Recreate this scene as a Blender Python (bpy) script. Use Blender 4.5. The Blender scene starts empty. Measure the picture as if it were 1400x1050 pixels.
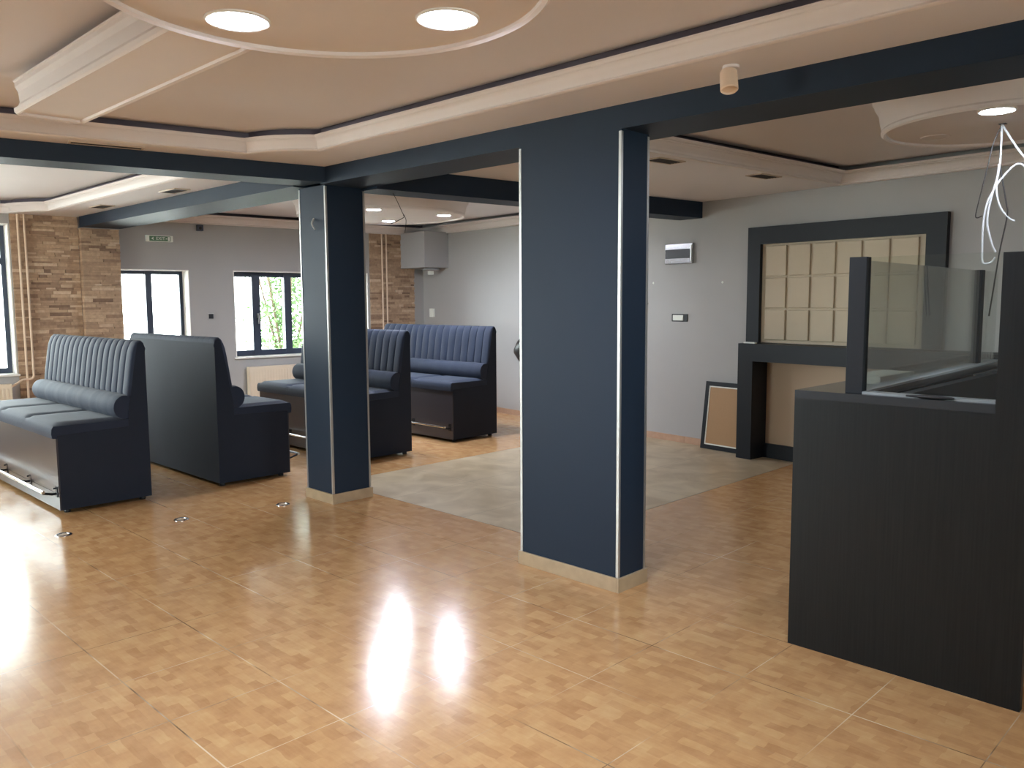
import bpy, bmesh, math, random
from mathutils import Vector, Matrix
R = math.radians
random.seed(7)
S = bpy.context.scene
COL = S.collection

# ------------------------------------------------------------------ camera
cam = bpy.data.cameras.new('camera')
cam.sensor_fit = 'HORIZONTAL'; cam.sensor_width = 36.0
cam.lens = 1131.1 * 36.0 / 1400.0
cam.clip_start = 0.05; cam.clip_end = 200
co = bpy.data.objects.new('camera', cam); COL.objects.link(co)
YAW, PITCH, ROLL = R(45.434), R(5.787), R(-0.321)
fw0 = Vector((math.sin(YAW), math.cos(YAW), 0)); rt0 = Vector((math.cos(YAW), -math.sin(YAW), 0)); zz = Vector((0, 0, 1))
fwd = math.cos(PITCH) * fw0 - math.sin(PITCH) * zz
up0 = math.sin(PITCH) * fw0 + math.cos(PITCH) * zz
rt = math.cos(ROLL) * rt0 + math.sin(ROLL) * up0
up = -math.sin(ROLL) * rt0 + math.cos(ROLL) * up0
m = Matrix((rt, up, -fwd)).transposed().to_4x4()
m.translation = Vector((0, 0, 1.55))
co.matrix_world = m
S.camera = co

# ------------------------------------------------------------------ exposure, world
S.view_settings.view_transform = 'Standard'
S.view_settings.look = 'None'
S.view_settings.exposure = 1.7
S.view_settings.gamma = 1.0
S.view_settings.use_curve_mapping = False
S.cycles.use_denoising = True
S.cycles.max_bounces = 10
S.cycles.diffuse_bounces = 6
S.cycles.glossy_bounces = 5
S.cycles.transparent_max_bounces = 16
S.cycles.sample_clamp_indirect = 6.0
S.cycles.caustics_reflective = False
S.cycles.caustics_refractive = False
W = bpy.data.worlds.new('daylight'); S.world = W; W.use_nodes = True
W.node_tree.nodes['Background'].inputs[0].default_value = (0.93, 0.965, 1.0, 1)
W.node_tree.nodes['Background'].inputs[1].default_value = 8.0
LAMP = 80.0     # luminous strength of the lit downlights

def portal(loc, rot, sx, sy):
    l = bpy.data.lights.new('window_daylight', 'AREA'); l.shape = 'RECTANGLE'; l.size = sx; l.size_y = sy
    l.cycles.is_portal = True
    o = bpy.data.objects.new('window_daylight', l); COL.objects.link(o); o.location = loc; o.rotation_euler = rot
# wall lines of the skewed building
def yb(x): return 10.27 - 0.075 * (x - 4.45)          # back wall inner face
def xr(y): return 7.60 + 0.114 * (y - 4.7)            # right wall inner face
AB = math.atan(-0.075)
# windows on the back wall: (x0, x1, z0, z1)
BW = [(-2.9, -1.3, 0.76, 2.42), (0.25, 2.69, 0.76, 2.42), (3.60, 4.63, 0.84, 1.95), (5.20, 7.22, 0.82, 1.955)]
LW = [(6.3, 9.6, 0.76, 2.42)]  # left wall: (y0, y1, z0, z1)
XL = -3.4
FILLW = [(-2.0, 0.0, 1.0, 2.1), (1.4, 3.0, 1.0, 2.1)]                    # front wall, unseen windows added behind the camera for fill light: (x0, x1, z0, z1)
for x0, x1, z0, z1 in BW:
    xc = (x0 + x1) / 2
    portal((xc, yb(xc) + 0.30, (z0 + z1) / 2), (R(-90), 0, AB), x1 - x0, z1 - z0)
for y0, y1, z0, z1 in LW:
    portal((XL - 0.28, (y0 + y1) / 2, (z0 + z1) / 2), (R(90), 0, R(-90)), y1 - y0, z1 - z0)

for x0, x1, z0, z1 in FILLW:
    portal(((x0 + x1) / 2, -3.2 - 0.28, (z0 + z1) / 2), (R(90), 0, 0), x1 - x0, z1 - z0)

# ------------------------------------------------------------------ materials
def lin(c):
    return tuple(((v / 255) / 12.92 if v / 255 <= 0.04045 else ((v / 255 + 0.055) / 1.055) ** 2.4) for v in c) + (1,)
def mat(name, rgb, rough=0.6, metal=0.0, spec=0.5, noise=0.0, nscale=8.0, bump=0.0, bscale=200.0, coat=0.0, sheen=0.0):
    mt = bpy.data.materials.new(name); mt.use_nodes = True
    nt = mt.node_tree; b = nt.nodes['Principled BSDF']
    b.inputs['Base Color'].default_value = lin(rgb)
    b.inputs['Roughness'].default_value = rough
    b.inputs['Metallic'].default_value = metal
    b.inputs['Specular IOR Level'].default_value = spec
    if coat: b.inputs['Coat Weight'].default_value = coat; b.inputs['Coat Roughness'].default_value = 0.1
    if sheen: b.inputs['Sheen Weight'].default_value = sheen; b.inputs['Sheen Roughness'].default_value = 0.4
    tc = nt.nodes.new('ShaderNodeTexCoord')
    if noise:
        n = nt.nodes.new('ShaderNodeTexNoise'); n.inputs['Scale'].default_value = nscale; n.inputs['Detail'].default_value = 4
        nt.links.new(tc.outputs['Object'], n.inputs['Vector'])
        mx = nt.nodes.new('ShaderNodeMix'); mx.data_type = 'RGBA'
        c = lin(rgb)
        mx.inputs[6].default_value = tuple(v * (1 - noise) for v in c[:3]) + (1,)
        mx.inputs[7].default_value = tuple(min(1, v * (1 + noise)) for v in c[:3]) + (1,)
        nt.links.new(n.outputs['Fac'], mx.inputs[0]); nt.links.new(mx.outputs[2], b.inputs['Base Color'])
    if bump:
        n2 = nt.nodes.new('ShaderNodeTexNoise'); n2.inputs['Scale'].default_value = bscale; n2.inputs['Detail'].default_value = 3
        nt.links.new(tc.outputs['Object'], n2.inputs['Vector'])
        bp = nt.nodes.new('ShaderNodeBump'); bp.inputs['Strength'].default_value = bump; bp.inputs['Distance'].default_value = 0.004
        nt.links.new(n2.outputs['Fac'], bp.inputs['Height']); nt.links.new(bp.outputs['Normal'], b.inputs['Normal'])
    return mt
def emis(name, rgb, st):
    mt = bpy.data.materials.new(name); mt.use_nodes = True
    b = mt.node_tree.nodes['Principled BSDF']
    b.inputs['Base Color'].default_value = (0.8, 0.8, 0.8, 1)
    b.inputs['Emission Color'].default_value = lin(rgb); b.inputs['Emission Strength'].default_value = st
    return mt
def glass(name, tint=(0.93, 0.97, 0.95), refl=1.0):
    mt = bpy.data.materials.new(name); mt.use_nodes = True
    nt = mt.node_tree; nt.nodes.remove(nt.nodes['Principled BSDF'])
    out = nt.nodes['Material Output']
    tr = nt.nodes.new('ShaderNodeBsdfTransparent'); tr.inputs[0].default_value = tint + (1,)
    gl = nt.nodes.new('ShaderNodeBsdfGlossy'); gl.inputs['Roughness'].default_value = 0.02
    gl.inputs[0].default_value = (1, 1, 1, 1)
    fr = nt.nodes.new('ShaderNodeFresnel'); fr.inputs['IOR'].default_value = 1.45
    mu = nt.nodes.new('ShaderNodeMath'); mu.operation = 'MULTIPLY'; mu.inputs[1].default_value = refl
    mx = nt.nodes.new('ShaderNodeMixShader')
    nt.links.new(fr.outputs[0], mu.inputs[0]); nt.links.new(mu.outputs[0], mx.inputs[0])
    nt.links.new(tr.outputs[0], mx.inputs[1]); nt.links.new(gl.outputs[0], mx.inputs[2])
    nt.links.new(mx.outputs[0], out.inputs[0])
    return mt

def floor_mat():
    mt = bpy.data.materials.new('parquet_print_tile'); mt.use_nodes = True
    nt = mt.node_tree; b = nt.nodes['Principled BSDF']; L = nt.links.new
    tc = nt.nodes.new('ShaderNodeTexCoord')
    # small printed blocks, long side along Y
    mp = nt.nodes.new('ShaderNodeMapping'); mp.inputs['Rotation'].default_value = (0, 0, R(90))
    L(tc.outputs['Object'], mp.inputs[0])
    nz = nt.nodes.new('ShaderNodeTexNoise'); nz.inputs['Scale'].default_value = 14; nz.inputs['Detail'].default_value = 1
    L(mp.outputs[0], nz.inputs[0])
    ma = nt.nodes.new('ShaderNodeMixRGB'); ma.blend_type = 'LINEAR_LIGHT'; ma.inputs[0].default_value = 0.012
    L(mp.outputs[0], ma.inputs[1]); L(nz.outputs['Color'], ma.inputs[2])
    br = nt.nodes.new('ShaderNodeTexBrick'); br.offset = 0.37; br.squash = 0.6; br.squash_frequency = 3
    br.inputs['Scale'].default_value = 1.0; br.inputs['Brick Width'].default_value = 0.105; br.inputs['Row Height'].default_value = 0.044
    br.inputs['Mortar Size'].default_value = 0.0; br.inputs['Bias'].default_value = 0.0
    br.inputs['Color1'].default_value = (0, 0, 0, 1); br.inputs['Color2'].default_value = (1, 1, 1, 1)
    L(ma.outputs[0], br.inputs['Vector'])
    n3 = nt.nodes.new('ShaderNodeTexNoise'); n3.inputs['Scale'].default_value = 9; n3.inputs['Detail'].default_value = 5; n3.inputs['Roughness'].default_value = 0.6
    L(tc.outputs['Object'], n3.inputs[0])
    mp4 = nt.nodes.new('ShaderNodeMapping'); mp4.inputs['Scale'].default_value = (60, 5, 1); L(tc.outputs['Object'], mp4.inputs[0])
    n4 = nt.nodes.new('ShaderNodeTexNoise'); n4.inputs['Scale'].default_value = 1.5; n4.inputs['Detail'].default_value = 3; L(mp4.outputs[0], n4.inputs[0])
    m1 = nt.nodes.new('ShaderNodeMath'); m1.operation = 'MULTIPLY_ADD'; m1.inputs[1].default_value = 0.30
    L(br.outputs['Color'], m1.inputs[0])
    m2 = nt.nodes.new('ShaderNodeMath'); m2.operation = 'MULTIPLY'; m2.inputs[1].default_value = 0.75; L(n3.outputs['Fac'], m2.inputs[0])
    L(m2.outputs[0], m1.inputs[2])
    m3 = nt.nodes.new('ShaderNodeMath'); m3.operation = 'MULTIPLY_ADD'; m3.inputs[1].default_value = 0.25; L(n4.outputs['Fac'], m3.inputs[0]); L(m1.outputs[0], m3.inputs[2])
    cr = nt.nodes.new('ShaderNodeValToRGB'); e = cr.color_ramp.elements
    e[0].position = 0.40; e[0].color = lin((180, 134, 90)); e[1].position = 1.0; e[1].color = lin((212, 174, 124))
    k = cr.color_ramp.elements.new(0.68); k.color = lin((197, 153, 105))
    L(m3.outputs[0], cr.inputs[0])
    # grout: a 0.45 m grid through (1.19, 2.52)
    sx = nt.nodes.new('ShaderNodeSeparateXYZ'); L(tc.outputs['Object'], sx.inputs[0])
    def line(sock, off, w):
        a = nt.nodes.new('ShaderNodeMath'); a.operation = 'SUBTRACT'; a.inputs[1].default_value = off - 45.0; L(sock, a.inputs[0])
        c = nt.nodes.new('ShaderNodeMath'); c.operation = 'MODULO'; c.inputs[1].default_value = 0.45; L(a.outputs[0], c.inputs[0])
        d = nt.nodes.new('ShaderNodeMath'); d.operation = 'LESS_THAN'; d.inputs[1].default_value = w; L(c.outputs[0], d.inputs[0])
        return d.outputs[0]
    gx = line(sx.outputs[0], 1.19, 0.0055); gy = line(sx.outputs[1], 2.52, 0.0038)
    g = nt.nodes.new('ShaderNodeMath'); g.operation = 'MAXIMUM'; L(gx, g.inputs[0]); L(gy, g.inputs[1])
    nf = nt.nodes.new('ShaderNodeTexNoise'); nf.inputs['Scale'].default_value = 1.1; L(tc.outputs['Object'], nf.inputs[0])
    fr_ = nt.nodes.new('ShaderNodeMapRange'); fr_.inputs['From Min'].default_value = 0.40; fr_.inputs['From Max'].default_value = 0.58; fr_.inputs['To Min'].default_value = 0.15; L(nf.outputs['Fac'], fr_.inputs[0])
    gf = nt.nodes.new('ShaderNodeMath'); gf.operation = 'MULTIPLY'; L(g.outputs[0], gf.inputs[0]); L(fr_.outputs[0], gf.inputs[1])
    mg = nt.nodes.new('ShaderNodeMix'); mg.data_type = 'RGBA'; L(gf.outputs[0], mg.inputs[0])
    n5 = nt.nodes.new('ShaderNodeTexNoise'); n5.inputs['Scale'].default_value = 3.0; L(tc.outputs['Object'], n5.inputs[0])
    gc = nt.nodes.new('ShaderNodeValToRGB'); gc.color_ramp.elements[0].position = 0.42; gc.color_ramp.elements[0].color = lin((128, 100, 72))
    gc.color_ramp.elements[1].position = 0.56; gc.color_ramp.elements[1].color = lin((222, 200, 168)); L(n5.outputs['Fac'], gc.inputs[0])
    L(cr.outputs[0], mg.inputs[6]); L(gc.outputs[0], mg.inputs[7])
    L(mg.outputs[2], b.inputs['Base Color'])
    n6 = nt.nodes.new('ShaderNodeTexNoise'); n6.inputs['Scale'].default_value = 2.2; n6.inputs['Detail'].default_value = 4; L(tc.outputs['Object'], n6.inputs[0])
    mr = nt.nodes.new('ShaderNodeMapRange'); mr.inputs['To Min'].default_value = 0.12; mr.inputs['To Max'].default_value = 0.24; L(n6.outputs['Fac'], mr.inputs[0])
    L(mr.outputs[0], b.inputs['Roughness'])
    bp = nt.nodes.new('ShaderNodeBump'); bp.inputs['Strength'].default_value = 0.25; bp.inputs['Distance'].default_value = 0.002; bp.invert = True
    L(g.outputs[0], bp.inputs['Height']); L(bp.outputs[0], b.inputs['Normal'])
    b.inputs['Specular IOR Level'].default_value = 0.62
    return mt
def grey_tile_mat():
    mt = bpy.data.materials.new('grey_stone_tile'); mt.use_nodes = True
    nt = mt.node_tree; b = nt.nodes['Principled BSDF']; L = nt.links.new
    tc = nt.nodes.new('ShaderNodeTexCoord')
    n = nt.nodes.new('ShaderNodeTexNoise'); n.inputs['Scale'].default_value = 3.2; n.inputs['Detail'].default_value = 6; n.inputs['Distortion'].default_value = 0.8
    L(tc.outputs['Object'], n.inputs[0])
    cr = nt.nodes.new('ShaderNodeValToRGB'); e = cr.color_ramp.elements
    e[0].position = 0.33; e[0].color = lin((174, 154, 122)); e[1].position = 0.68; e[1].color = lin((206, 190, 160))
    L(n.outputs['Fac'], cr.inputs[0])
    sx = nt.nodes.new('ShaderNodeSeparateXYZ'); L(tc.outputs['Object'], sx.inputs[0])
    def line(sock, off, w, p):
        a = nt.nodes.new('ShaderNodeMath'); a.operation = 'SUBTRACT'; a.inputs[1].default_value = off - 100 * p; L(sock, a.inputs[0])
        c = nt.nodes.new('ShaderNodeMath'); c.operation = 'MODULO'; c.inputs[1].default_value = p; L(a.outputs[0], c.inputs[0])
        d = nt.nodes.new('ShaderNodeMath'); d.operation = 'LESS_THAN'; d.inputs[1].default_value = w; L(c.outputs[0], d.inputs[0])
        return d.outputs[0]
    gx = line(sx.outputs[0], 3.89, 0.003, 0.83); gy = line(sx.outputs[1], 4.335, 0.003, 0.83)
    g = nt.nodes.new('ShaderNodeMath'); g.operation = 'MAXIMUM'; L(gx, g.inputs[0]); L(gy, g.inputs[1])
    mg = nt.nodes.new('ShaderNodeMix'); mg.data_type = 'RGBA'; L(g.outputs[0], mg.inputs[0])
    mg.inputs[7].default_value = lin((120, 106, 84)); L(cr.outputs[0], mg.inputs[6]); L(mg.outputs[2], b.inputs['Base Color'])
    b.inputs['Roughness'].default_value = 0.3
    return mt
def wood_mat(name, c0, c1, rough=0.42):
    mt = bpy.data.materials.new(name); mt.use_nodes = True
    nt = mt.node_tree; b = nt.nodes['Principled BSDF']; L = nt.links.new
    tc = nt.nodes.new('ShaderNodeTexCoord'); mp = nt.nodes.new('ShaderNodeMapping'); mp.inputs['Scale'].default_value = (90, 90, 1.6)
    L(tc.outputs['Object'], mp.inputs[0])
    n = nt.nodes.new('ShaderNodeTexNoise'); n.inputs['Scale'].default_value = 1.6; n.inputs['Detail'].default_value = 5; L(mp.outputs[0], n.inputs[0])
    cr = nt.nodes.new('ShaderNodeValToRGB'); e = cr.color_ramp.elements
    e[0].position = 0.3; e[0].color = lin(c0); e[1].position = 0.75; e[1].color = lin(c1)
    L(n.outputs['Fac'], cr.inputs[0]); L(cr.outputs[0], b.inputs['Base Color'])
    bp = nt.nodes.new('ShaderNodeBump'); bp.inputs['Strength'].default_value = 0.15; bp.inputs['Distance'].default_value = 0.002
    L(n.outputs['Fac'], bp.inputs['Height']); L(bp.outputs[0], b.inputs['Normal'])
    b.inputs['Roughness'].default_value = rough; b.inputs['Specular IOR Level'].default_value = 0.35
    return mt
def stone_mat():
    mt = bpy.data.materials.new('split_stone_cladding'); mt.use_nodes = True
    nt = mt.node_tree; b = nt.nodes['Principled BSDF']; L = nt.links.new
    at = nt.nodes.new('ShaderNodeAttribute'); at.attribute_name = 'tone'; at.attribute_type = 'GEOMETRY'
    cr = nt.nodes.new('ShaderNodeValToRGB'); e = cr.color_ramp.elements
    e[0].position = 0.0; e[0].color = lin((132, 106, 88)); e[1].position = 1.0; e[1].color = lin((208, 184, 158))
    k = e.new(0.3); k.color = lin((166, 138, 114)); k = e.new(0.7); k.color = lin((188, 160, 132))
    L(at.outputs['Fac'], cr.inputs[0])
    tc = nt.nodes.new('ShaderNodeTexCoord')
    n = nt.nodes.new('ShaderNodeTexNoise'); n.inputs['Scale'].default_value = 30; n.inputs['Detail'].default_value = 5; L(tc.outputs['Object'], n.inputs[0])
    mx = nt.nodes.new('ShaderNodeMix'); mx.data_type = 'RGBA'; mx.blend_type = 'OVERLAY'; mx.inputs[0].default_value = 0.35
    L(cr.outputs[0], mx.inputs[6]); L(n.outputs['Fac'], mx.inputs[7]); L(mx.outputs[2], b.inputs['Base Color'])
    bp = nt.nodes.new('ShaderNodeBump'); bp.inputs['Strength'].default_value = 0.5; bp.inputs['Distance'].default_value = 0.006
    L(n.outputs['Fac'], bp.inputs['Height']); L(bp.outputs[0], b.inputs['Normal'])
    b.inputs['Roughness'].default_value = 0.8
    return mt
M = dict(
    floor=floor_mat(), greytile=grey_tile_mat(), stone=stone_mat(),
    ceiling=mat('ceiling_paint', (224, 219, 221), 0.75, noise=0.03, nscale=1.5),
    cornice=mat('cornice_paint', (228, 220, 217), 0.6, noise=0.02),
    gapshade=mat('ceiling_gap_shade', (112, 102, 112), 0.9),  # shade of the ceiling gap put into the colour
    wall=mat('warm_grey_wall_paint', (172, 171, 170), 0.7, noise=0.05, nscale=2.0, bump=0.1, bscale=120),
    white=mat('white_plaster', (235, 233, 228), 0.6),
    navy=mat('dark_navy_paint', (30, 44, 61), 0.55, spec=0.25, noise=0.05, nscale=3),
    frame=mat('anthracite_window_frame', (58, 68, 86), 0.4),
    alu=mat('brushed_aluminium', (190, 190, 188), 0.35, metal=0.7, noise=0.05),
    chrome=mat('chrome', (200, 200, 202), 0.18, metal=1.0),
    darkmetal=mat('dark_steel', (38, 42, 50), 0.4, metal=0.6),
    skirt=mat('marbled_skirting_tile', (176, 156, 128), 0.35, noise=0.22, nscale=14),
    skirtp=mat('pinkish_skirting_tile', (190, 156, 132), 0.35, noise=0.18, nscale=14),
    velvet=mat('dark_navy_upholstery', (33, 43, 62), 0.75, spec=0.35, noise=0.18, nscale=5, bump=0.25, bscale=60, sheen=0.08),
    velvetd=mat('dark_navy_side_cloth', (29, 37, 52), 0.72, spec=0.3, noise=0.1, nscale=6, bump=0.15, bscale=90),
    laminate=mat('dark_grey_laminate', (62, 60, 66), 0.28, noise=0.06, nscale=4),
    black=mat('black_plastic', (24, 26, 29), 0.4),
    board=mat('matt_black_board', (27, 31, 37), 0.5, spec=0.3, noise=0.06),
    wood=wood_mat('dark_grained_laminate', (15, 20, 23), (27, 32, 34)),
    top=mat('dark_worktop', (52, 56, 60), 0.22, noise=0.05),
    rail=mat('pale_grey_glass_rail', (150, 156, 158), 0.35),
    cream=mat('cream_padded_panel', (188, 172, 146), 0.5, noise=0.04),
    creamw=mat('cream_board', (176, 152, 126), 0.5, noise=0.05, nscale=3),
    tan=mat('tan_cork_board', (172, 136, 98), 0.7, noise=0.06, nscale=60),
    pipe=mat('cream_pipe_paint', (226, 202, 178), 0.4),
    radiator=mat('cream_radiator_enamel', (232, 218, 196), 0.35),
    wire=mat('white_cable', (186, 186, 184), 0.5),
    wired=mat('dark_cable', (40, 36, 34), 0.5),
    vent=mat('vent_dark', (56, 46, 40), 0.6),
    ventf=mat('vent_frame', (196, 178, 160), 0.6),
    greybox=mat('grey_painted_box', (172, 172, 174), 0.6),
    lamp=emis('led_diffuser', (225, 236, 255), LAMP), lampc=emis('led_diffuser_far', (235, 240, 255), LAMP*3),
    glass=glass('window_glass'), screen=glass('screen_glass', (0.945, 0.965, 0.95), 0.7),
    signg=mat('sign_green', (96, 130, 104), 0.5), signw=mat('sign_white', (235, 238, 230), 0.5),
    leaf=mat('leaf', (86, 118, 62), 0.5, noise=0.3, nscale=4), bark=mat('bark', (90, 74, 58), 0.8),
    ground=mat('pale_concrete', (205, 203, 198), 0.8), facade=mat('pale_render', (225, 222, 216), 0.8),
    sticker=mat('blue_sticker', (90, 130, 160), 0.5), paper=mat('pale_plastic', (214, 218, 204), 0.4),
)

# ------------------------------------------------------------------ mesh helpers
def box(bm, lo, hi, bev=0.0, mtx=None):
    x0, y0, z0 = lo; x1, y1, z1 = hi
    v = [bm.verts.new(p) for p in ((x0,y0,z0),(x1,y0,z0),(x1,y1,z0),(x0,y1,z0),(x0,y0,z1),(x1,y0,z1),(x1,y1,z1),(x0,y1,z1))]
    f = [bm.faces.new([v[i] for i in q]) for q in ((3,2,1,0),(4,5,6,7),(0,1,5,4),(1,2,6,5),(2,3,7,6),(3,0,4,7))]
    if bev:
        es = list({e for q in f for e in q.edges})
        r = bmesh.ops.bevel(bm, geom=es, offset=bev, segments=2, affect='EDGES', profile=0.5)
        v = list({vv for q in r['faces'] for vv in q.verts} | {x for x in v if x.is_valid})
    if mtx is not None: bmesh.ops.transform(bm, matrix=mtx, verts=[x for x in v if x.is_valid])
    return v
def prism(bm, pts, vec):
    """closed polygon (list of 3d points) extruded along vec"""
    a = [bm.verts.new(p) for p in pts]; b_ = [bm.verts.new(Vector(p) + Vector(vec)) for p in pts]
    n = len(a)
    bm.faces.new(a); bm.faces.new(list(reversed(b_)))
    for i in range(n): bm.faces.new((a[i], b_[i], b_[(i+1) % n], a[(i+1) % n]))
    bmesh.ops.recalc_face_normals(bm, faces=bm.faces)
def tube(bm, path, r, seg=10, caps=True):
    P = [Vector(p) for p in path]; rings = []
    prev = None
    for i, p in enumerate(P):
        t = (P[min(i+1, len(P)-1)] - P[max(i-1, 0)]).normalized()
        a = Vector((0,0,1)) if abs(t.z) < 0.9 else Vector((1,0,0))
        if prev is None: u = t.cross(a).normalized()
        else:
            u = (prev - t * prev.dot(t)).normalized()
        prev = u; w = t.cross(u)
        rr = r[i] if isinstance(r, (list, tuple)) else r
        rings.append([bm.verts.new(p + (u*math.cos(2*math.pi*k/seg) + w*math.sin(2*math.pi*k/seg)) * rr) for k in range(seg)])
    for a, b_ in zip(rings, rings[1:]):
        for k in range(seg): bm.faces.new((a[k], a[(k+1)%seg], b_[(k+1)%seg], b_[k]))
    if caps: bm.faces.new(list(reversed(rings[0]))); bm.faces.new(rings[-1])
def lathe(bm, prof, c=(0,0,0), seg=48, mtx=None):
    """prof: [(r,z)...] around z"""
    rings = []
    for r, z in prof:
        if r < 1e-6: rings.append([bm.verts.new((c[0], c[1], c[2]+z))])
        else: rings.append([bm.verts.new((c[0]+r*math.cos(2*math.pi*k/seg), c[1]+r*math.sin(2*math.pi*k/seg), c[2]+z)) for k in range(seg)])
    for a, b_ in zip(rings, rings[1:]):
        for k in range(seg):
            q = [a[k % len(a)], a[(k+1) % len(a)], b_[(k+1) % len(b_)], b_[k % len(b_)]]
            q2 = []
            for x in q:
                if x not in q2: q2.append(x)
            if len(q2) > 2: bm.faces.new(q2)
    vs = [v for rg in rings for v in rg]
    if mtx is not None: bmesh.ops.transform(bm, matrix=mtx, verts=vs)
def nb(): return bmesh.new()
def obj(name, bm, mt, parent=None, label=None, smooth=False, loc=None, ang=35):
    bmesh.ops.recalc_face_normals(bm, faces=bm.faces)
    me = bpy.data.meshes.new(name); bm.to_mesh(me); bm.free()
    me.materials.append(M[mt] if isinstance(mt, str) else mt)
    o = bpy.data.objects.new(name, me); COL.objects.link(o)
    if smooth:
        for p in me.polygons: p.use_smooth = True
        try: me.set_sharp_from_angle(angle=R(ang))
        except Exception: pass
    if parent is not None: o.parent = parent
    if label: o['label'] = label
    if loc: o.location = loc
    return o
def thing(name, label, cat, loc=(0,0,0), rz=0, group=None):
    o = bpy.data.objects.new(name, None); COL.objects.link(o); o.empty_display_size = 0.1
    o.location = loc; o.rotation_euler = (0, 0, rz); o['label'] = label; o['category'] = cat
    if group: o['group'] = group
    return o
def tag(o, label, cat, group=None):
    o['label'] = label; o['category'] = cat
    if group: o['group'] = group
    return o
def struct(name, bm, mt, parent=None, smooth=False):
    o = obj(name, bm, mt, parent, smooth=smooth)
    if parent is None: o['kind'] = 'structure'
    return o
def part(name, lo, hi, mt, parent, bev=0.0, label=None, mtx=None):
    bm = nb(); box(bm, lo, hi, bev, mtx); return obj(name, bm, mt, parent, label)
def copy_tree(o, parent=None):
    c = o.copy(); COL.objects.link(c)
    if parent is not None:
        c.parent = parent
    for ch in list(o.children):
        d = ch.copy(); COL.objects.link(d); d.parent = c
        for g in list(ch.children):
            e = g.copy(); COL.objects.link(e); e.parent = d
    return c

# ------------------------------------------------------------------ floor
bm = nb(); prism(bm, [(XL-0.3,-3.3,-0.1),(xr(-3.3)+0.2,-3.3,-0.1),(xr(10.6)+0.2,10.6,-0.1),(XL-0.3,10.95,-0.1)], (0,0,0.1)); struct('floor', bm, 'floor')
# greyish stone tiles laid flush in the middle of the room
bm = nb(); prism(bm, [(3.89,3.50,-0.02),(xr(3.5),3.50,-0.02),(xr(6.0),6.02,-0.02),(3.89,6.0,-0.02)], (0,0,0.0212)); struct('floor_grey_tiles', bm, 'greytile')

# ------------------------------------------------------------------ walls
ZT = 2.9
def wall_with_holes(name, P0, d, n, length, holes, mt, t=0.32):
    """P0 start point, d unit direction, n outward normal; holes (s0,s1,z0,z1)"""
    bm = nb()
    xs = sorted({0, length, *[h[0] for h in holes], *[h[1] for h in holes]})
    for a, b_ in zip(xs, xs[1:]):
        hs = [h for h in holes if h[0] <= a + 1e-6 and h[1] >= b_ - 1e-6]
        zs = [(0, ZT)] if not hs else [(0, hs[0][2]), (hs[0][3], ZT)]
        for z0, z1 in zs:
            p = [P0 + d*a, P0 + d*b_, P0 + d*b_ + n*t, P0 + d*a + n*t]
            prism(bm, [(q.x, q.y, z0) for q in p], (0, 0, z1 - z0))
    return struct(name, bm, mt)
dB = Vector((math.cos(AB), math.sin(AB), 0)); nB = Vector((-math.sin(AB), math.cos(AB), 0))
PB = Vector((XL, yb(XL), 0)); cB = math.cos(AB)
def sB(x): return (x - XL) / cB
wall_with_holes('wall_back', PB, dB, nB, sB(8.6), [(sB(a), sB(b_), c, d_) for a, b_, c, d_ in BW], 'wall')
wall_with_holes('wall_left', Vector((XL, -3.2, 0)), Vector((0,1,0)), Vector((-1,0,0)), 14.1, [(y0+3.2, y1+3.2, z0, z1) for y0, y1, z0, z1 in LW], 'wall')
dR = Vector((0.114, 1, 0)).normalized(); nR = Vector((dR.y, -dR.x, 0))
AR = math.atan2(dR.y, dR.x)
wall_with_holes('wall_right', Vector((xr(-3.2), -3.2, 0)), dR, nR, 13.35, [], 'wall')
wall_with_holes('wall_front', Vector((XL, -3.2, 0)), Vector((1,0,0)), Vector((0,-1,0)), 10.2, [(x0-XL, x1-XL, z0, z1) for x0, x1, z0, z1 in FILLW], 'wall')

# stone cladding: stacked thin slates, geometry per stone
def cladding(name, x0, x1, z0, z1, off, side=None):
    bm = nb(); tones = []
    lay = bm.faces.layers.float.new('tone')
    z = z0
    rnd = random.Random(int(x0*100))
    while z < z1 - 0.004:
        h = min(rnd.uniform(0.018, 0.042), z1 - z)
        x = x0
        while x < x1 - 1e-4:
            w = min(rnd.uniform(0.06, 0.26), x1 - x)
            if x1 - (x + w) < 0.04: w = x1 - x
            dp = rnd.uniform(0.002, 0.026); tn = min(1, max(0, rnd.gauss(0.5, 0.24)))
            n0 = len(bm.faces)
            vs = box(bm, (x+0.001, -off-dp, z+0.0008), (x+w-0.001, 0.0, z+h-0.0008))
            bm.faces.ensure_lookup_table()
            for f in bm.faces[n0:]: f[lay] = tn
            x += w
        z += h
    box(bm, (x0+0.004, -off, z0), (x1-0.004, -0.001, z1))
    o = struct(name, bm, 'stone')
    o.location = (XL, yb(XL), 0); o.rotation_euler = (0, 0, AB)
    return o
def clad(name, x0, x1, z0, z1, off): return cladding(name, sB(x0), sB(x1), z0, z1, off)
clad('wall_stone_left', 2.70, 3.38, 0, 2.53, 0.012)
clad('wall_stone_pilaster', 3.385, 3.80, 0, 2.40, 0.10)
clad('wall_stone_right', 7.25, 8.02, 0, 2.53, 0.012)

# right wall skirting
bm = nb()
y = -1.0
while y < 9.9:
    L_ = min(0.42, 9.95 - y); p0 = Vector((xr(y), y, 0)); p1 = Vector((xr(y+L_-0.003), y+L_-0.003, 0))
    if not (1.55 < y + L_/2 < 4.05):
        prism(bm, [p0, p1, p1 - nR*0.012, p0 - nR*0.012], (0,0,0.072))
    y += L_
struct('baseboard_right', bm, 'skirtp')

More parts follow.
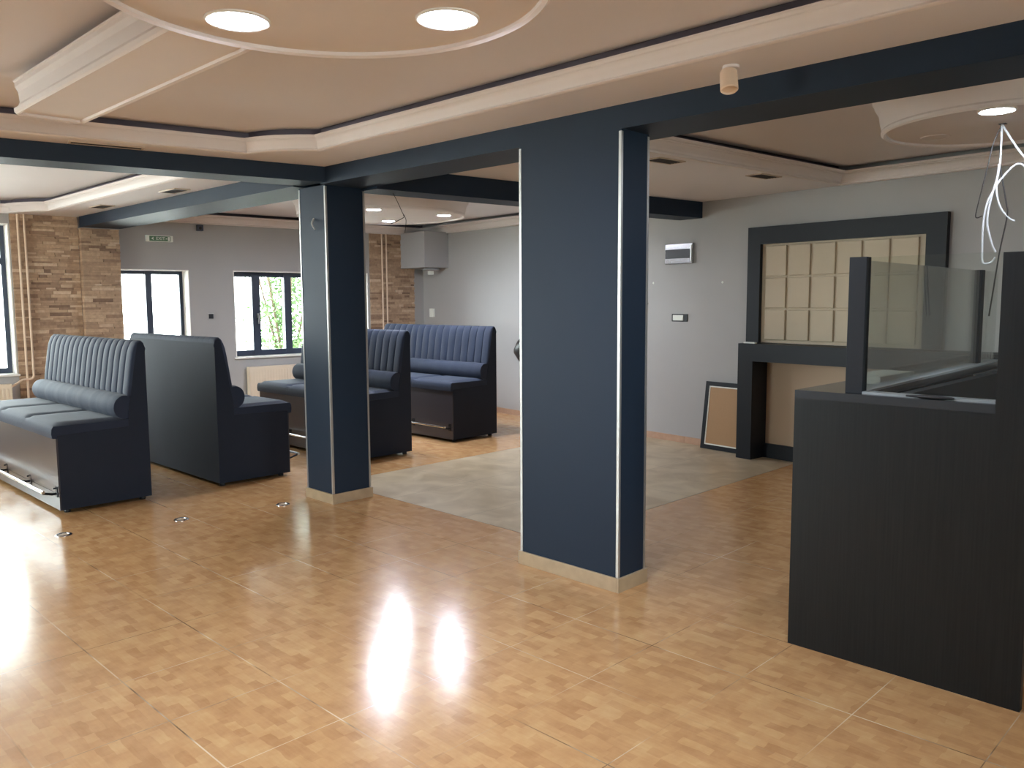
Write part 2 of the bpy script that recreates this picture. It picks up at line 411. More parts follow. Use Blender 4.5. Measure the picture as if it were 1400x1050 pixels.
# ------------------------------------------------------------------ windows
def window(name, x0, x1, z0, z1, spec, y_in=0.20, frame=0.06, handle_at=None, sill=False):
    """frame set in a hole of the back wall (local axes: x along wall, y outward)"""
    r = bpy.data.objects.new(name, None); COL.objects.link(r); r['kind'] = 'structure'
    r.location = (XL + dB.x*sB(x0), yb(XL) + dB.y*sB(x0), 0); r.rotation_euler = (0, 0, AB)
    Lw = (x1 - x0) / cB
    build_window(r, Lw, z0, z1, spec, y_in, frame, handle_at)
    return r
def build_window(r, Lw, z0, z1, spec, y_in, fr, handle_at):
    bm = nb()
    ya, yb_ = y_in, y_in + 0.07
    box(bm, (0, ya, z0), (Lw, yb_, z0+fr)); box(bm, (0, ya, z1-fr), (Lw, yb_, z1))
    box(bm, (0, ya, z0+fr), (fr, yb_, z1-fr)); box(bm, (Lw-fr, ya, z0+fr), (Lw, yb_, z1-fr))
    obj('window_frame', bm, 'frame', r)
    for kind, a, b_, c in spec:
        if kind == 'v':      # mullion centre a (m from left), width b
            bm = nb(); box(bm, (a-b_/2, ya-0.012, z0+fr*0.4), (a+b_/2, yb_, z1-fr*0.4)); obj('mullion', bm, 'frame', r)
        else:                # transom at height a, thickness b
            bm = nb(); box(bm, (fr, ya-0.004, a-b_/2), (Lw-fr, yb_, a+b_/2)); obj('transom', bm, 'frame', r)
    bm = nb(); box(bm, (fr*0.5, ya+0.03, z0+fr*0.5), (Lw-fr*0.5, ya+0.038, z1-fr*0.5)); obj('pane', bm, 'glass', r)
    if handle_at:
        a, z = handle_at
        bm = nb(); box(bm, (a-0.012, ya-0.035, z-0.03), (a+0.012, ya-0.012, z+0.03)); box(bm, (a-0.009, ya-0.052, z-0.012), (a+0.009, ya-0.035, z+0.012))
        box(bm, (a-0.011, ya-0.062, z-0.11), (a+0.011, ya-0.046, z+0.012), 0.003); obj('handle', bm, 'alu', r)
    # white reveals lining the opening
    bm = nb()
    box(bm, (0, -0.001, z1-0.012), (Lw, ya, z1)); box(bm, (Lw-0.012, -0.001, z0), (Lw, ya, z1-0.012))
    box(bm, (0, -0.001, z0), (0.012, ya, z1-0.012)); obj('reveal', bm, 'white', r)
    bm = nb(); box(bm, (-0.02, -0.03, z0-0.022), (Lw+0.02, ya, z0+0.001), 0.004); obj('window_sill', bm, 'white', r)
window('window_5', *BW[0], [('v', 0.8, 0.08, 0)])
w1 = window('window_1', *BW[1], [('h', 2.015, 0.07, 0), ('v', 1.22, 0.08, 0)])
w2 = window('window_2', *BW[2], [('v', 4.20-3.60, 0.075, 0)], frame=0.055)
w3 = window('window_3', *BW[3], [('v', 5.588-5.20, 0.11, 0), ('v', 6.05-5.20, 0.10, 0), ('v', 6.62-5.20, 0.09, 0)], frame=0.075, handle_at=(5.60-5.20, 1.36))
for i, (y0, y1, z0, z1) in enumerate(LW):
    r = bpy.data.objects.new('window_4', None); COL.objects.link(r); r['kind'] = 'structure'
    r.location = (XL, y0, 0); r.rotation_euler = (0, 0, R(90))
    build_window(r, y1-y0, z0, z1, [('v', (y1-y0)/2, 0.08, 0)], 0.20, 0.06, None)
for i, (x0, x1, z0, z1) in enumerate(FILLW):  # unseen windows, added to fill the faces turned to the camera
    r = bpy.data.objects.new('window_%d' % (i+6), None); COL.objects.link(r); r['kind'] = 'structure'
    r.location = (x1, -3.2, 0); r.rotation_euler = (0, 0, math.pi)
    build_window(r, x1-x0, z0, z1, [('v', (x1-x0)/2, 0.08, 0)], 0.20, 0.06, None)
tag(part('window_sticker', (0.0,0,0), (0.055,0.006,0.07), 'sticker', None), 'small blue sticker on the lower left corner of the middle window frame', 'sticker')
o = bpy.data.objects['window_sticker']; o.location = (5.235, yb(5.235)+0.187, 0.845); o.rotation_euler = (0,0,AB)

# ------------------------------------------------------------------ outdoors
bm = nb(); box(bm, (-30,-20,-0.5), (40,40,-0.35)); struct('ground', bm, 'ground')
# bush outside the middle window
t = thing('bush', 'leafy green bush outside the middle window', 'bush', (7.35, 12.6, -0.35))
bm = nb(); rnd = random.Random(3)
for i in range(9000):
    a = rnd.uniform(0, 2*math.pi); rr = abs(rnd.gauss(0, 0.42)); z = rnd.uniform(0.3, 3.6)
    p = Vector((rr*math.cos(a)*1.2, rr*math.sin(a)*0.8, z))
    if p.x < -0.62: continue
    q = Matrix.Translation(p) @ Matrix.Rotation(rnd.uniform(0, 6.28), 4, 'Z') @ Matrix.Rotation(rnd.uniform(-1.3, 1.3), 4, 'X') @ Matrix.Rotation(rnd.uniform(0, 6.28), 4, 'Y')
    s = rnd.uniform(0.025, 0.05)
    vs = [bm.verts.new(q @ Vector(c)) for c in ((-s,0,0),(0,-s*0.5,0.004),(s,0,0),(0,s*0.5,0.004))]
    bm.faces.new(vs)
obj('foliage', bm, 'leaf', t)
for k in range(7):
    bm = nb(); a = k*0.9; tube(bm, [(0.05*math.cos(a),0.05*math.sin(a),0),(0.2*math.cos(a),0.15*math.sin(a),1.2),(0.45*math.cos(a),0.35*math.sin(a),2.3),(0.5*math.cos(a),0.4*math.sin(a),3.3)], [0.03,0.022,0.015,0.006], 8)
    obj('stem', bm, 'bark', t)

# ------------------------------------------------------------------ ceiling
bm = nb(); box(bm, (XL-0.3,-3.4,2.86), (9.0,11.3,2.95)); struct('ceiling', bm, 'gapshade')
def offset_poly(P, d):
    """positive d moves the outline inwards (P counter-clockwise)"""
    n = len(P); out = []
    for i in range(n):
        a, b_, c = Vector(P[i-1]), Vector(P[i]), Vector(P[(i+1) % n])
        e1 = (b_-a).normalized(); e2 = (c-b_).normalized()
        n1 = Vector((-e1.y, e1.x)); n2 = Vector((-e2.y, e2.x))
        mt_ = (n1+n2); k = mt_.length
        mt_.normalize(); s = d / max(0.3, mt_.dot(n1))
        out.append(b_ + mt_*s)
    return out
def poly_face(bm, P, z, t):
    prism(bm, [(p[0], p[1], z) for p in P], (0,0,t))
CI = [0]
def tray(outer, inner, zl, prof, zc, bay):
    """ledge ring between outer and inner outlines, moulded lip along inner, raised panel with a shadow gap"""
    CI[0] += 1
    bm = nb()
    for P in (outer, inner):
        vs = [bm.verts.new((p[0], p[1], zl)) for p in P]
        for i in range(len(vs)): bm.edges.new((vs[i], vs[(i+1) % len(vs)]))
    bmesh.ops.triangle_fill(bm, use_beauty=True, use_dissolve=False, edges=bm.edges[:], normal=(0,0,-1))
    r = bmesh.ops.extrude_face_region(bm, geom=bm.faces[:])
    bmesh.ops.translate(bm, vec=(0,0,0.012), verts=[v for v in r['geom'] if isinstance(v, bmesh.types.BMVert)])
    o = struct('ceiling_ledge', bm, 'ceiling')
    bm = nb(); rings = []
    for u, z in prof:
        Q = offset_poly(inner, u); rings.append([bm.verts.new((q.x, q.y, z)) for q in Q])
    n = len(inner)
    for a, b_ in zip(rings, rings[1:] + rings[:1]):
        for i in range(n): bm.faces.new((a[i], a[(i+1)%n], b_[(i+1)%n], b_[i]))
    struct('trim_%d' % CI[0], bm, 'cornice', smooth=True)
    # added board behind the lip, its mauve grey sets the gap's shade
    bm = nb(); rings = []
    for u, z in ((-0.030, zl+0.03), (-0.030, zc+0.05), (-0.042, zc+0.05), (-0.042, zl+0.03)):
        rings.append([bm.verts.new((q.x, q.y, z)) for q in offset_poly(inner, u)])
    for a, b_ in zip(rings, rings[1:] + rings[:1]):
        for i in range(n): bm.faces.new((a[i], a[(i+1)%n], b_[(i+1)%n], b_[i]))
    struct('ceiling_gap_shade_board', bm, 'gapshade')
    bm = nb(); poly_face(bm, offset_poly(inner, -0.030), zc+0.032, 0.01); struct('ceiling_gap_shade_backing', bm, 'gapshade')  # added backing, mauve grey standing in for shade in the gap
    u_top = prof[-2][0]
    bm = nb(); poly_face(bm, offset_poly(inner, u_top*0.6), zc, 0.03); struct('ceiling_panel', bm, 'ceiling')
def lip(zl, zt, run):
    """a crown profile: bead, cove, fillets, from the ledge edge up to the lip"""
    h = zt - zl
    f = [(0.0, -0.002), (0.010, 0.0), (0.016, 0.006), (0.012, 0.014), (0.013, 0.020)]
    body = [(0.10, 0.26), (0.16, 0.42), (0.34, 0.58), (0.62, 0.72), (0.70, 0.74), (0.70, 0.80), (0.86, 0.86), (0.90, 0.92), (1.0, 0.94)]
    out = [(u, zl+z) for u, z in f]
    out += [(0.013 + a*run, zl + 0.02 + (h-0.02)*(b_-0.2)/0.8 if b_ > 0.2 else zl+0.02) for a, b_ in body]
    out += [(0.013 + run, zt), (0.013 + run - 0.02, zt), (-0.004, zt - 0.02) if run < 0.06 else (0.013 + run - 0.03, zt - 0.008), (-0.004, zl + 0.01)]
    return out
# back-left end of the leftmost bay etc.; all outlines counter-clockwise
def bfy(x): return 5.682 - 0.2035*(x - 1.457)         # front face of the left beam at the ledge
def lipy(x): return bfy(x) - 0.225
def arc(c, r, a0, a1, n=10): return [(c[0]+r*math.cos(R(a0+(a1-a0)*i/n)), c[1]+r*math.sin(R(a0+(a1-a0)*i/n))) for i in range(n+1)]
# bay A (over the camera)
outerA = [(XL, -3.2), (3.44, -3.2), (3.44, bfy(3.44)+0.01), (XL, bfy(XL)+0.01)]
innerA = [(XL+0.3, -2.9), (3.05, -2.9)] + arc((3.43, 5.30), 0.66, 235, 189.6) + [(XL+0.3, lipy(XL+0.3))]
tray(outerA, innerA, 2.524, lip(2.524, 2.62, 0.03), 2.662, 'A')
# bay B (left, behind the left beam)
BB = [(XL, bfy(XL)+0.28), (3.37, bfy(3.37)+0.28), (3.37, yb(3.37)), (XL, yb(XL))]
innerB = [(XL+0.3, bfy(XL)+0.55), (2.95, bfy(2.95)+0.55)] + arc((3.36, 10.36), 0.66, 231.5, 190) + [(XL+0.3, yb(XL)-0.25)]
innerB = [(XL+0.3, bfy(XL)+0.55), (2.95, bfy(2.95)+0.5)] + arc((3.36, 10.36), 0.66, 231.5, 184) + [(2.62, yb(2.62)-0.03), (XL+0.3, yb(XL)-0.03)]
tray(BB, innerB, 2.524, lip(2.524, 2.62, 0.05), 2.662, 'B')
# bay C (middle back) : from the back beam to the back wall
def byb(x): return 5.10 - 0.115*(x - 4.1)             # front face of the beam between pillar and right wall
outC = [(3.79, byb(3.79)+0.30), (xr(5.0), byb(xr(5.0))+0.30), (xr(10.0), yb(8.2)), (3.79, yb(3.79))]
inC = [(4.15, byb(4.15)+0.60), (xr(5.4)-0.03, byb(xr(5.4))+0.60), (xr(yb(8.2))-0.03, yb(8.2)-0.03), (4.15, yb(4.15)-0.03)]
tray(outC, inC, 2.53, lip(2.53, 2.635, 0.13), 2.675, 'C')
# bay D (right)
def ly(x): return 3.36 - 0.085*(x - 5.3)
outD = [(3.79, -3.2), (xr(-3.2), -3.2), (xr(4.62), byb(xr(4.62))+0.0), (3.79, byb(3.79)+0.0)]
inD = [(4.0, -2.9), (xr(-2.9)-0.03, -2.9), (xr(ly(7.4))-0.03, ly(7.4)), (4.0, ly(4.0))]
tray(outD, inD, 2.55, lip(2.55, 2.655, 0.11), 2.695, 'D')

# beams
def beam(label, pts, z0, z1=2.86):
    bm = nb(); prism(bm, [(p[0], p[1], z0) for p in pts], (0,0,z1-z0))
    return tag(obj('ceiling_beam', bm, 'navy'), label, 'beam')
beam('long dark navy ceiling beam running over both square pillars to the right', [(3.43,-3.2),(3.79,-3.2),(3.79,5.345),(3.43,5.345)], 2.405)
beam('dark navy ceiling beam running from the far pillar to the left edge', [(XL,bfy(XL)),(3.43,bfy(3.43)),(3.43,bfy(3.43)+0.30),(XL,bfy(XL)+0.30)], 2.413)
beam('dark navy ceiling beam from the far pillar back to the stone pilaster', [(3.36,5.60),(3.80,5.60),(3.80,10.18),(3.36,10.21)], 2.407)
beam('dark navy ceiling beam from the long beam to the right wall', [(3.79,byb(3.79)),(xr(4.68),byb(xr(4.68))),(xr(4.98),byb(xr(4.98))+0.30),(3.79,byb(3.79)+0.30)], 2.385)

# pillars
def pillar(label, x0, x1, y0, y1, zt):
    t = thing('pillar', label, 'pillar', ((x0+x1)/2, (y0+y1)/2, 0))
    a, b_ = (x1-x0)/2, (y1-y0)/2
    part('shaft', (-a,-b_,0), (a,b_,zt), 'navy', t)
    bm = nb(); s = 0.014
    for lo, hi in (((-a-s,-b_-s,0),(a+s,-b_,0.078)), ((-a-s,b_,0),(a+s,b_+s,0.078)), ((-a-s,-b_,0),(-a,b_,0.078)), ((a,-b_,0),(a+s,b_,0.078))): box(bm, lo, hi, 0.002)
    obj('skirting', bm, 'skirt', t, 'beige marbled tile skirting')
    for sx, sy in ((-1,-1),(1,-1),(1,1),(-1,1)):
        bm = nb(); w = 0.013; e = 0.003
        cx, cy = sx*a, sy*b_
        box(bm, (min(cx+sx*e, cx-sx*w), min(cy, cy+sy*e), 0.078), (max(cx+sx*e, cx-sx*w), max(cy, cy+sy*e), zt-0.01))
        box(bm, (min(cx, cx+sx*e), min(cy, cy-sy*w), 0.078), (max(cx, cx+sx*e), max(cy, cy-sy*w), zt-0.01))
        obj('corner_strip', bm, 'alu', t, 'aluminium corner strip')
    return t
pillar('slim square dark navy pillar in the middle of the room between the benches', 3.469, 3.816, 5.345, 5.705, 2.407)
pillar('wide dark navy pillar nearest the camera, right of the centre', 3.430, 3.667, 2.597, 3.308, 2.405)

# dropped ceiling discs
ZD = 2.47
def disc_prof(r, z0, z1, lipw=0.05):
    h = z1 - z0
    return [(0, z0), (r-0.03, z0), (r-0.028, z0-0.012), (r-0.014, z0-0.018), (r-0.002, z0-0.009), (r, z0+0.004), (r-0.004, z0+0.014), (r+lipw*0.1, z0+h*0.2), (r+lipw*0.3, z0+h*0.45),
            (r+lipw*0.75, z0+h*0.62), (r+lipw*0.8, z0+h*0.70), (r+lipw, z0+h*0.74), (r+lipw, z1-0.028), (r-0.10, z1-0.028), (r-0.10, z1+0.003), (0, z1+0.003)]
def disc(label, c, r, ztop):
    t = thing('ceiling_disc', label, 'ceiling feature', (c[0], c[1], ZD))
    bm = nb(); lathe(bm, disc_prof(r, 0, ztop-ZD), seg=96); obj('disc', bm, 'cornice', t, smooth=True, ang=30)
    return t
CA = (1.413, 2.168)
dA = disc('round dropped ceiling disc with an arm, above the foreground, holding two lit lamps', CA, 0.687, 2.662)
# arm from the disc to the left beam
prof = [(-0.01, 0.0), (0.004, -0.010), (0.018, -0.006), (0.022, 0.0)]
bm = nb()
y0, y1 = 0.667, 4.605 - CA[1]; xa, xb = 1.26 - CA[0], 1.573 - CA[0]; H = 2.662 - ZD
cs = [(xb, 0.002), (xb-0.03, 0.002), (xb-0.026, -0.008), (xb-0.012, -0.011), (xb-0.002, -0.005), (xb, 0.004), (xb, H+0.003),
      (xa+0.20, H+0.003), (xa+0.20, H-0.044), (xa-0.008, H-0.044), (xa-0.008, H*0.74), (xa-0.002, H*0.72), (xa-0.002, H*0.62), (xa+0.012, H*0.50), (xa+0.016, H*0.25), (xa+0.004, H*0.14), (xa-0.012, 0.018), (xa-0.010, 0.0), (xa-0.002, -0.008), (xa+0.010, -0.008), (xa+0.016, 0.002)]
prism(bm, [(x, y0, z) for x, z in cs], (0, y1-y0, 0))
box(bm, (xa+0.004, y1-0.012, -0.011), (xb-0.002, y1+0.012, 0.02), 0.004)
obj('arm', bm, 'cornice', dA)
CM = (5.512, 7.394); dM = disc('large round dropped ceiling disc behind the pillars, with small lit lamps', CM, 0.90, 2.675)
CR = (5.09, 1.31); dR_ = disc('round dropped ceiling disc over the counter, with loose cables', CR, 0.60, 2.695)

def downlight(c, z, r, label, group=None, lm='lamp'):
    t = thing('downlight', label, 'ceiling lamp', (c[0], c[1], z), 0, group)
    bm = nb(); lathe(bm, [(r*0.90, -0.001), (r*0.90, -0.006), (r, -0.008), (r*1.05, -0.004), (r*1.05, 0.0)], seg=40); obj('trim_ring', bm, 'white', t, smooth=True)
    bm = nb(); lathe(bm, [(0, -0.0055), (r*0.90, -0.0055), (r*0.90, -0.002), (0, -0.002)], seg=40); obj('diffuser', bm, lm, t)
    return t
downlight((1.383, 2.616), ZD, 0.100, 'bright round downlight on the big disc, left of the two at the top')
downlight((1.864, 2.123), ZD, 0.100, 'bright round downlight on the big disc, right of the two at the top')
downlight((1.44, 1.72), ZD, 0.100, 'lit round downlight on the near edge of the big disc, directly over the viewer')
downlight((4.677, 1.235), ZD, 0.082, 'lit round downlight beside the hanging cables over the counter')
downlight((5.067, 6.933), ZD, 0.075, 'small lit downlight on the far disc, beside the slim pillar', lm='lampc')
downlight((5.966, 6.894), ZD, 0.075, 'small lit downlight on the far disc, towards its right edge', lm='lampc')
downlight((5.92, 7.82), ZD, 0.075, 'small lit downlight on the far disc, farthest one, near the thin hanging wires', lm='lampc')
# blind round opening in the right disc
bm = nb(); lathe(bm, [(0.062, -0.002), (0.066, -0.005), (0.078, -0.004), (0.080, 0.0)], (5.19, 1.68, ZD), 32); 
tag(obj('lamp_hole_ring', bm, 'cornice', smooth=True), 'empty round lamp ring on the disc over the counter', 'lamp ring')

# ceiling vents
def vent(c, z, sx, sy, rz, label, group=None):
    t = thing('ceiling_vent', label, 'vent', (c[0], c[1], z), rz, group)
    part('grille', (-sx/2,-sy/2,-0.004), (sx/2,sy/2,0.0), 'vent', t)
    bm = nb(); w = 0.012
    box(bm, (-sx/2-w,-sy/2-w,-0.008),(sx/2+w,-sy/2,0)); box(bm, (-sx/2-w,sy/2,-0.008),(sx/2+w,sy/2+w,0)); box(bm, (-sx/2-w,-sy/2,-0.008),(-sx/2,sy/2,0)); box(bm, (sx/2,-sy/2,-0.008),(sx/2+w,sy/2,0))
    obj('frame', bm, 'ventf', t)
    bm = nb()
    n = int(sy/0.022)
    for i in range(n): yy = -sy/2 + (i+0.5)*sy/n; box(bm, (-sx/2, yy-0.003, -0.007), (sx/2, yy+0.003, -0.003))
    obj('slats', bm, 'vent', t)
vent((5.14, 3.50), 2.55, 0.27, 0.13, R(-5), 'dark ceiling vent right of the wide pillar, nearer the pillar')
vent((6.37, 3.37), 2.55, 0.27, 0.13, R(-5), 'dark ceiling vent in the right bay, nearer the grey wall')
vent((3.20, 7.30), 2.524, 0.12, 0.30, 0, 'narrow ceiling vent above the left benches, nearer the left beam')
vent((3.18, 8.98), 2.524, 0.12, 0.30, 0, 'narrow ceiling vent near the stone pilaster')
vent((1.99, 5.42+0.06), 2.524, 0.40, 0.06, math.atan(-0.2035), 'slim ceiling vent on the ledge above the left beam')

# spotlight under the ledge
t = thing('spotlight', 'white cylindrical spotlight fixed under the cornice above the wide pillar', 'spotlight', (3.21, 1.86, 2.524))
bm = nb(); lathe(bm, [(0,0),(0.035,0),(0.035,-0.012),(0.012,-0.016),(0.012,-0.035),(0,-0.035)], seg=24); obj('mount', bm, 'cornice', t, smooth=True)
bm = nb(); lathe(bm, [(0,0.03),(0.030,0.028),(0.036,0.02),(0.037,-0.060),(0.033,-0.064),(0.031,-0.056),(0,-0.054)], seg=28, mtx=Matrix.Translation((-0.01,0.004,-0.045)) @ Matrix.Rotation(R(14), 4, 'Y') @ Matrix.Rotation(R(-12), 4, 'X'))
obj('lamp_body', bm, 'pipe', t, smooth=True)

# ------------------------------------------------------------------ benches
LB = 1.9
bprof = [(0,0.03),(0,1.205),(0.012,1.235),(0.035,1.245),(0.055,1.235),(0.068,1.17),(0.095,1.017),(0.12,0.85),(0.15,0.70),(0.15,0.60),(0.655,0.585),(0.655,0.03)]
def make_bench():
    t = thing('booth_bench', '', 'bench')
    h = LB/2
    bm = nb(); prism(bm, [(u, -h, z) for u, z in bprof], (0, LB, 0)); obj('body', bm, 'velvetd', t)
    # channelled back pad
    bm = nb()
    prof = [(0.002,1.19),(0.002,1.235),(0.022,1.256),(0.045,1.257),(0.066,1.240),(0.084,1.205),(0.098,1.165),(0.112,1.09),(0.124,1.01),(0.136,0.93),(0.146,0.862),(0.146,0.835),(0.125,0.825)]
    nch = 15; e = 0.10; cw = (LB-2*e)/nch; cols = []
    ys = [-h, -h+0.012]
    wts = [(-0.02), 0.0]
    vv = [(-h+0.001, -0.008), (-h+0.006, -0.003), (-h+0.02, 0)]
    for i in range(nch+1):
        g = -h + e + i*cw
        vv += [(g-0.014, 0.0025), (g-0.006, -0.0005), (g, -0.013), (g+0.006, -0.0005), (g+0.014, 0.0025)]
        if i < nch: vv += [(g+cw*0.5, 0.0045)]
    vv += [(h-0.02, 0), (h-0.006, -0.003), (h-0.001, -0.008)]
    for yy, dd in vv:
        col = []
        for j, (u, z) in enumerate(prof):
            a = Vector(prof[max(0,j-1)]); b_ = Vector(prof[min(len(prof)-1,j+1)]); tt = (b_-a).normalized(); nn = Vector((-tt.y, tt.x))
            if nn.x < 0 and z < 1.23: nn = -nn
            k = 0.15 if j < 4 else 1.0
            edge = dd if abs(abs(yy)-h) < 0.03 else dd*k
            col.append(bm.verts.new((u + nn.x*edge, yy, z + nn.y*edge)))
        cols.append(col)
    for a, b_ in zip(cols, cols[1:]):
        for j in range(len(prof)-1): bm.faces.new((a[j], a[j+1], b_[j+1], b_[j]))
    bm.faces.new(cols[0]); bm.faces.new(list(reversed(cols[-1])))
    obj('backrest', bm, 'velvet', t, 'backrest with vertical padded channels', smooth=True, ang=50)
    # lumbar roll
    bm = nb(); n = 40; rings = []
    for i in range(n+1):
        yy = -h+0.003 + (LB-0.006)*i/n; e_ = min(i, n-i)
        s = 1.0 if e_ >= 2 else (0.93 if e_ == 0 else 0.985)
        wr = 0.002*math.sin(i*2.3) + 0.0015*math.sin(i*5.1)
        rings.append([bm.verts.new((0.172 + (0.088*s+wr)*math.cos(2*math.pi*k/28), yy, 0.748 + (0.098*s+wr)*math.sin(2*math.pi*k/28))) for k in range(28)])
    for a, b_ in zip(rings, rings[1:]):
        for k in range(28): bm.faces.new((a[k], a[(k+1)%28], b_[(k+1)%28], b_[k]))
    bm.faces.new(rings[0]); bm.faces.new(list(reversed(rings[-1])))
    obj('lumbar_roll', bm, 'velvet', t, smooth=True, ang=50)
    # three seat cushions sewn side by side
    for k in range(3):
        y0 = -h + k*LB/3 + 0.001; y1 = y0 + LB/3 - 0.002
        bm = nb(); nx, ny = 12, 12
        def top(u, v):
            e_ = min(u, 1-u)*2; f = min(v, 1-v)*2
            return 0.655 + 0.020*(1-(1-min(1, e_*3))**2)*(1-(1-min(1, f*5))**2)*1.0
        g = [[bm.verts.new((0.135 + 0.545*i/nx, y0 + (y1-y0)*j/ny, top(i/nx*0.6+0.2 if i < nx else 1.0, j/ny) if i < nx else 0.655)) for j in range(ny+1)] for i in range(nx+1)]
        f1 = [bm.verts.new((0.692, y0 + (y1-y0)*j/ny, 0.636)) for j in range(ny+1)]
        f2 = [bm.verts.new((0.696, y0 + (y1-y0)*j/ny, 0.600)) for j in range(ny+1)]
        f3 = [bm.verts.new((0.690, y0 + (y1-y0)*j/ny, 0.566)) for j in range(ny+1)]
        f4 = [bm.verts.new((0.657, y0 + (y1-y0)*j/ny, 0.562)) for j in range(ny+1)]
        f5 = [bm.verts.new((0.657, y0 + (y1-y0)*j/ny, 0.586)) for j in range(ny+1)]
        f6 = [bm.verts.new((0.135, y0 + (y1-y0)*j/ny, 0.601)) for j in range(ny+1)]
        rows = g + [f1, f2, f3, f4, f5, f6]
        for a, b_ in zip(rows, rows[1:] + rows[:1]):
            for j in range(ny): bm.faces.new((a[j], a[j+1], b_[j+1], b_[j]))
        bm.faces.new([r_[0] for r_ in rows]); bm.faces.new([r_[-1] for r_ in reversed(rows)])
        obj('seat', bm, 'velvet', t, smooth=True, ang=40)
    part('front_panel', (0.655,-h+0.004,0.155), (0.667,h-0.004,0.562), 'laminate', t)
    part('kick_plate', (0.655,-h+0.004,0.03), (0.665,h-0.004,0.150), 'laminate', t)
    bm = nb(); tube(bm, [(0.765,-h+0.02,0.178),(0.765,h-0.02,0.178)], 0.012, 12); rl = obj('foot_rail', bm, 'chrome', t, 'shiny metal foot rail', smooth=True)
    for k in range(4):
        yy = -h + 0.05 + k*(LB-0.10)/3
        bm = nb(); tube(bm, [(0.667,yy,0.150),(0.70,yy,0.150),(0.735,yy,0.160),(0.762,yy,0.166)], 0.009, 8)
        tube(bm, [(0.667,yy,0.192),(0.69,yy,0.190)], 0.006, 8); box(bm, (0.664,yy-0.02,0.125), (0.671,yy+0.02,0.205))
        obj('bracket', bm, 'darkmetal', rl, smooth=True)
    for x in (0.05, 0.60):
        for yy in (-h+0.06, h-0.06):
            bm = nb(); lathe(bm, [(0,0),(0.022,0),(0.024,0.01),(0.018,0.03),(0,0.03)], (x,yy,0), 16); obj('foot', bm, 'black', t)
    return t
b0 = make_bench()
for i, (x, yn, L_, face, lab) in enumerate([
    (2.575, 6.54, 2.02, -1, 'dark blue booth bench nearest the left edge with its channelled back in view'),
    (3.140, 6.54, 1.78, 1, 'dark booth bench seen from its plain back, standing back to back with the leftmost bench'),
    (5.200, 6.555, 1.84, -1, 'dark booth bench half hidden behind the slim pillar'),
    (6.590, 6.74, 2.00, -1, 'dark booth bench farthest right, in front of the pale wall')]):
    b = b0 if i == 0 else copy_tree(b0)
    b.location = (x, yn + L_/2, 0); b.rotation_euler = (0, 0, 0 if face > 0 else math.pi); b.scale = (1, L_/LB, 1)
    b['label'] = lab; b['category'] = 'bench'; b['group'] = 'dark upholstered booth benches'

# ------------------------------------------------------------------ bar counter
t = thing('bar_counter', 'dark wood-grain bar counter in the right foreground', 'counter', (3.442, 0.728, 0))
part('front_panel', (0,0,0), (0.035,0.920,1.118), 'wood', t)
part('side_panel', (0.035,0.885,0), (2.45,0.920,1.118), 'wood', t)
part('end_post', (0.0,-0.002,1.118), (0.60,0.135,1.715), 'wood', t, label='tall dark end panel of the counter')
bm = nb(); prism(bm, [(0.0,0.135,1.118),(0.15,0.135,1.118),(0.15,0.65,1.118),(2.45,0.70,1.118),(2.45,0.920,1.118),(0,0.920,1.118)], (0,0,0.034)); obj('worktop', bm, 'top', t, 'dark smooth counter top')
part('inner_worktop', (0.15,0.135,0.80), (2.45,0.60,0.84), 'top', t)
part('inner_shelf_front', (0.15,0.60,0.0), (2.45,0.65,1.118), 'board', t)
part('upstand', (1.1,0.905,1.152), (2.45,0.925,1.178), 'black', t)
def cpt(x, y, z): return (3.442+x, 0.728+y, z)
# screen on the counter: two glass panes, posts and a pale rail
t = thing('counter_screen', 'glass screen with black posts standing on the bar counter', 'screen', (3.442, 0.728, 1.152))
part('post', (0.030,0.640,0), (0.078,0.712,0.568), 'board', t, label='black square post', bev=0.002)
part('post', (1.975,0.735,0), (2.035,0.775,0.560), 'board', t, label='black square post', bev=0.002)
part('glass_pane', (0.050,0.136,0.004), (0.058,0.640,0.566), 'screen', t)
bm = nb(); prism(bm, [(0.078,0.668,0.004),(2.40,0.758,0.004),(2.40,0.766,0.004),(0.078,0.676,0.004)], (0,0,0.552)); obj('glass_pane', bm, 'screen', t)
part('rail', (0.030,0.136,0), (0.085,0.640,0.010), 'rail', t, label='pale grey rail')
bm = nb(); prism(bm, [(0.078,0.640,0),(2.40,0.730,0),(2.40,0.790,0),(0.078,0.700,0)], (0,0,0.010)); obj('rail', bm, 'rail', t, 'pale grey rail')
# pen on the rail
bm = nb(); tube(bm, [(0,0,0),(0.04,0,0),(0.06,0,0),(0.10,0,0),(0.13,0,0),(0.165,0,0),(0.175,0,0)], [0.004,0.005,0.008,0.009,0.008,0.005,0.003], 12)
o = tag(obj('marker_pen', bm, 'black', smooth=True), 'black marker pen lying on the counter rail', 'pen'); o.location = (3.452, 1.185, 1.161); o.rotation_euler = (0, 0, R(-86))
# slotted tray
t = thing('slotted_tray', 'pale slotted plastic tray on the counter behind the glass', 'tray', (4.12, 1.53, 1.152), R(-1))
part('base', (-0.21,-0.075,0), (0.21,0.075,0.018), 'paper', t, 0.003)
bm = nb(); box(bm, (-0.21,-0.075,0.018),(0.21,-0.06,0.034)); box(bm, (-0.21,0.06,0.018),(0.21,0.075,0.034))
for i in range(7): xx = -0.21+i*0.066; box(bm, (xx,-0.06,0.018),(xx+0.024,0.06,0.034))
obj('dividers', bm, 'paper', t)

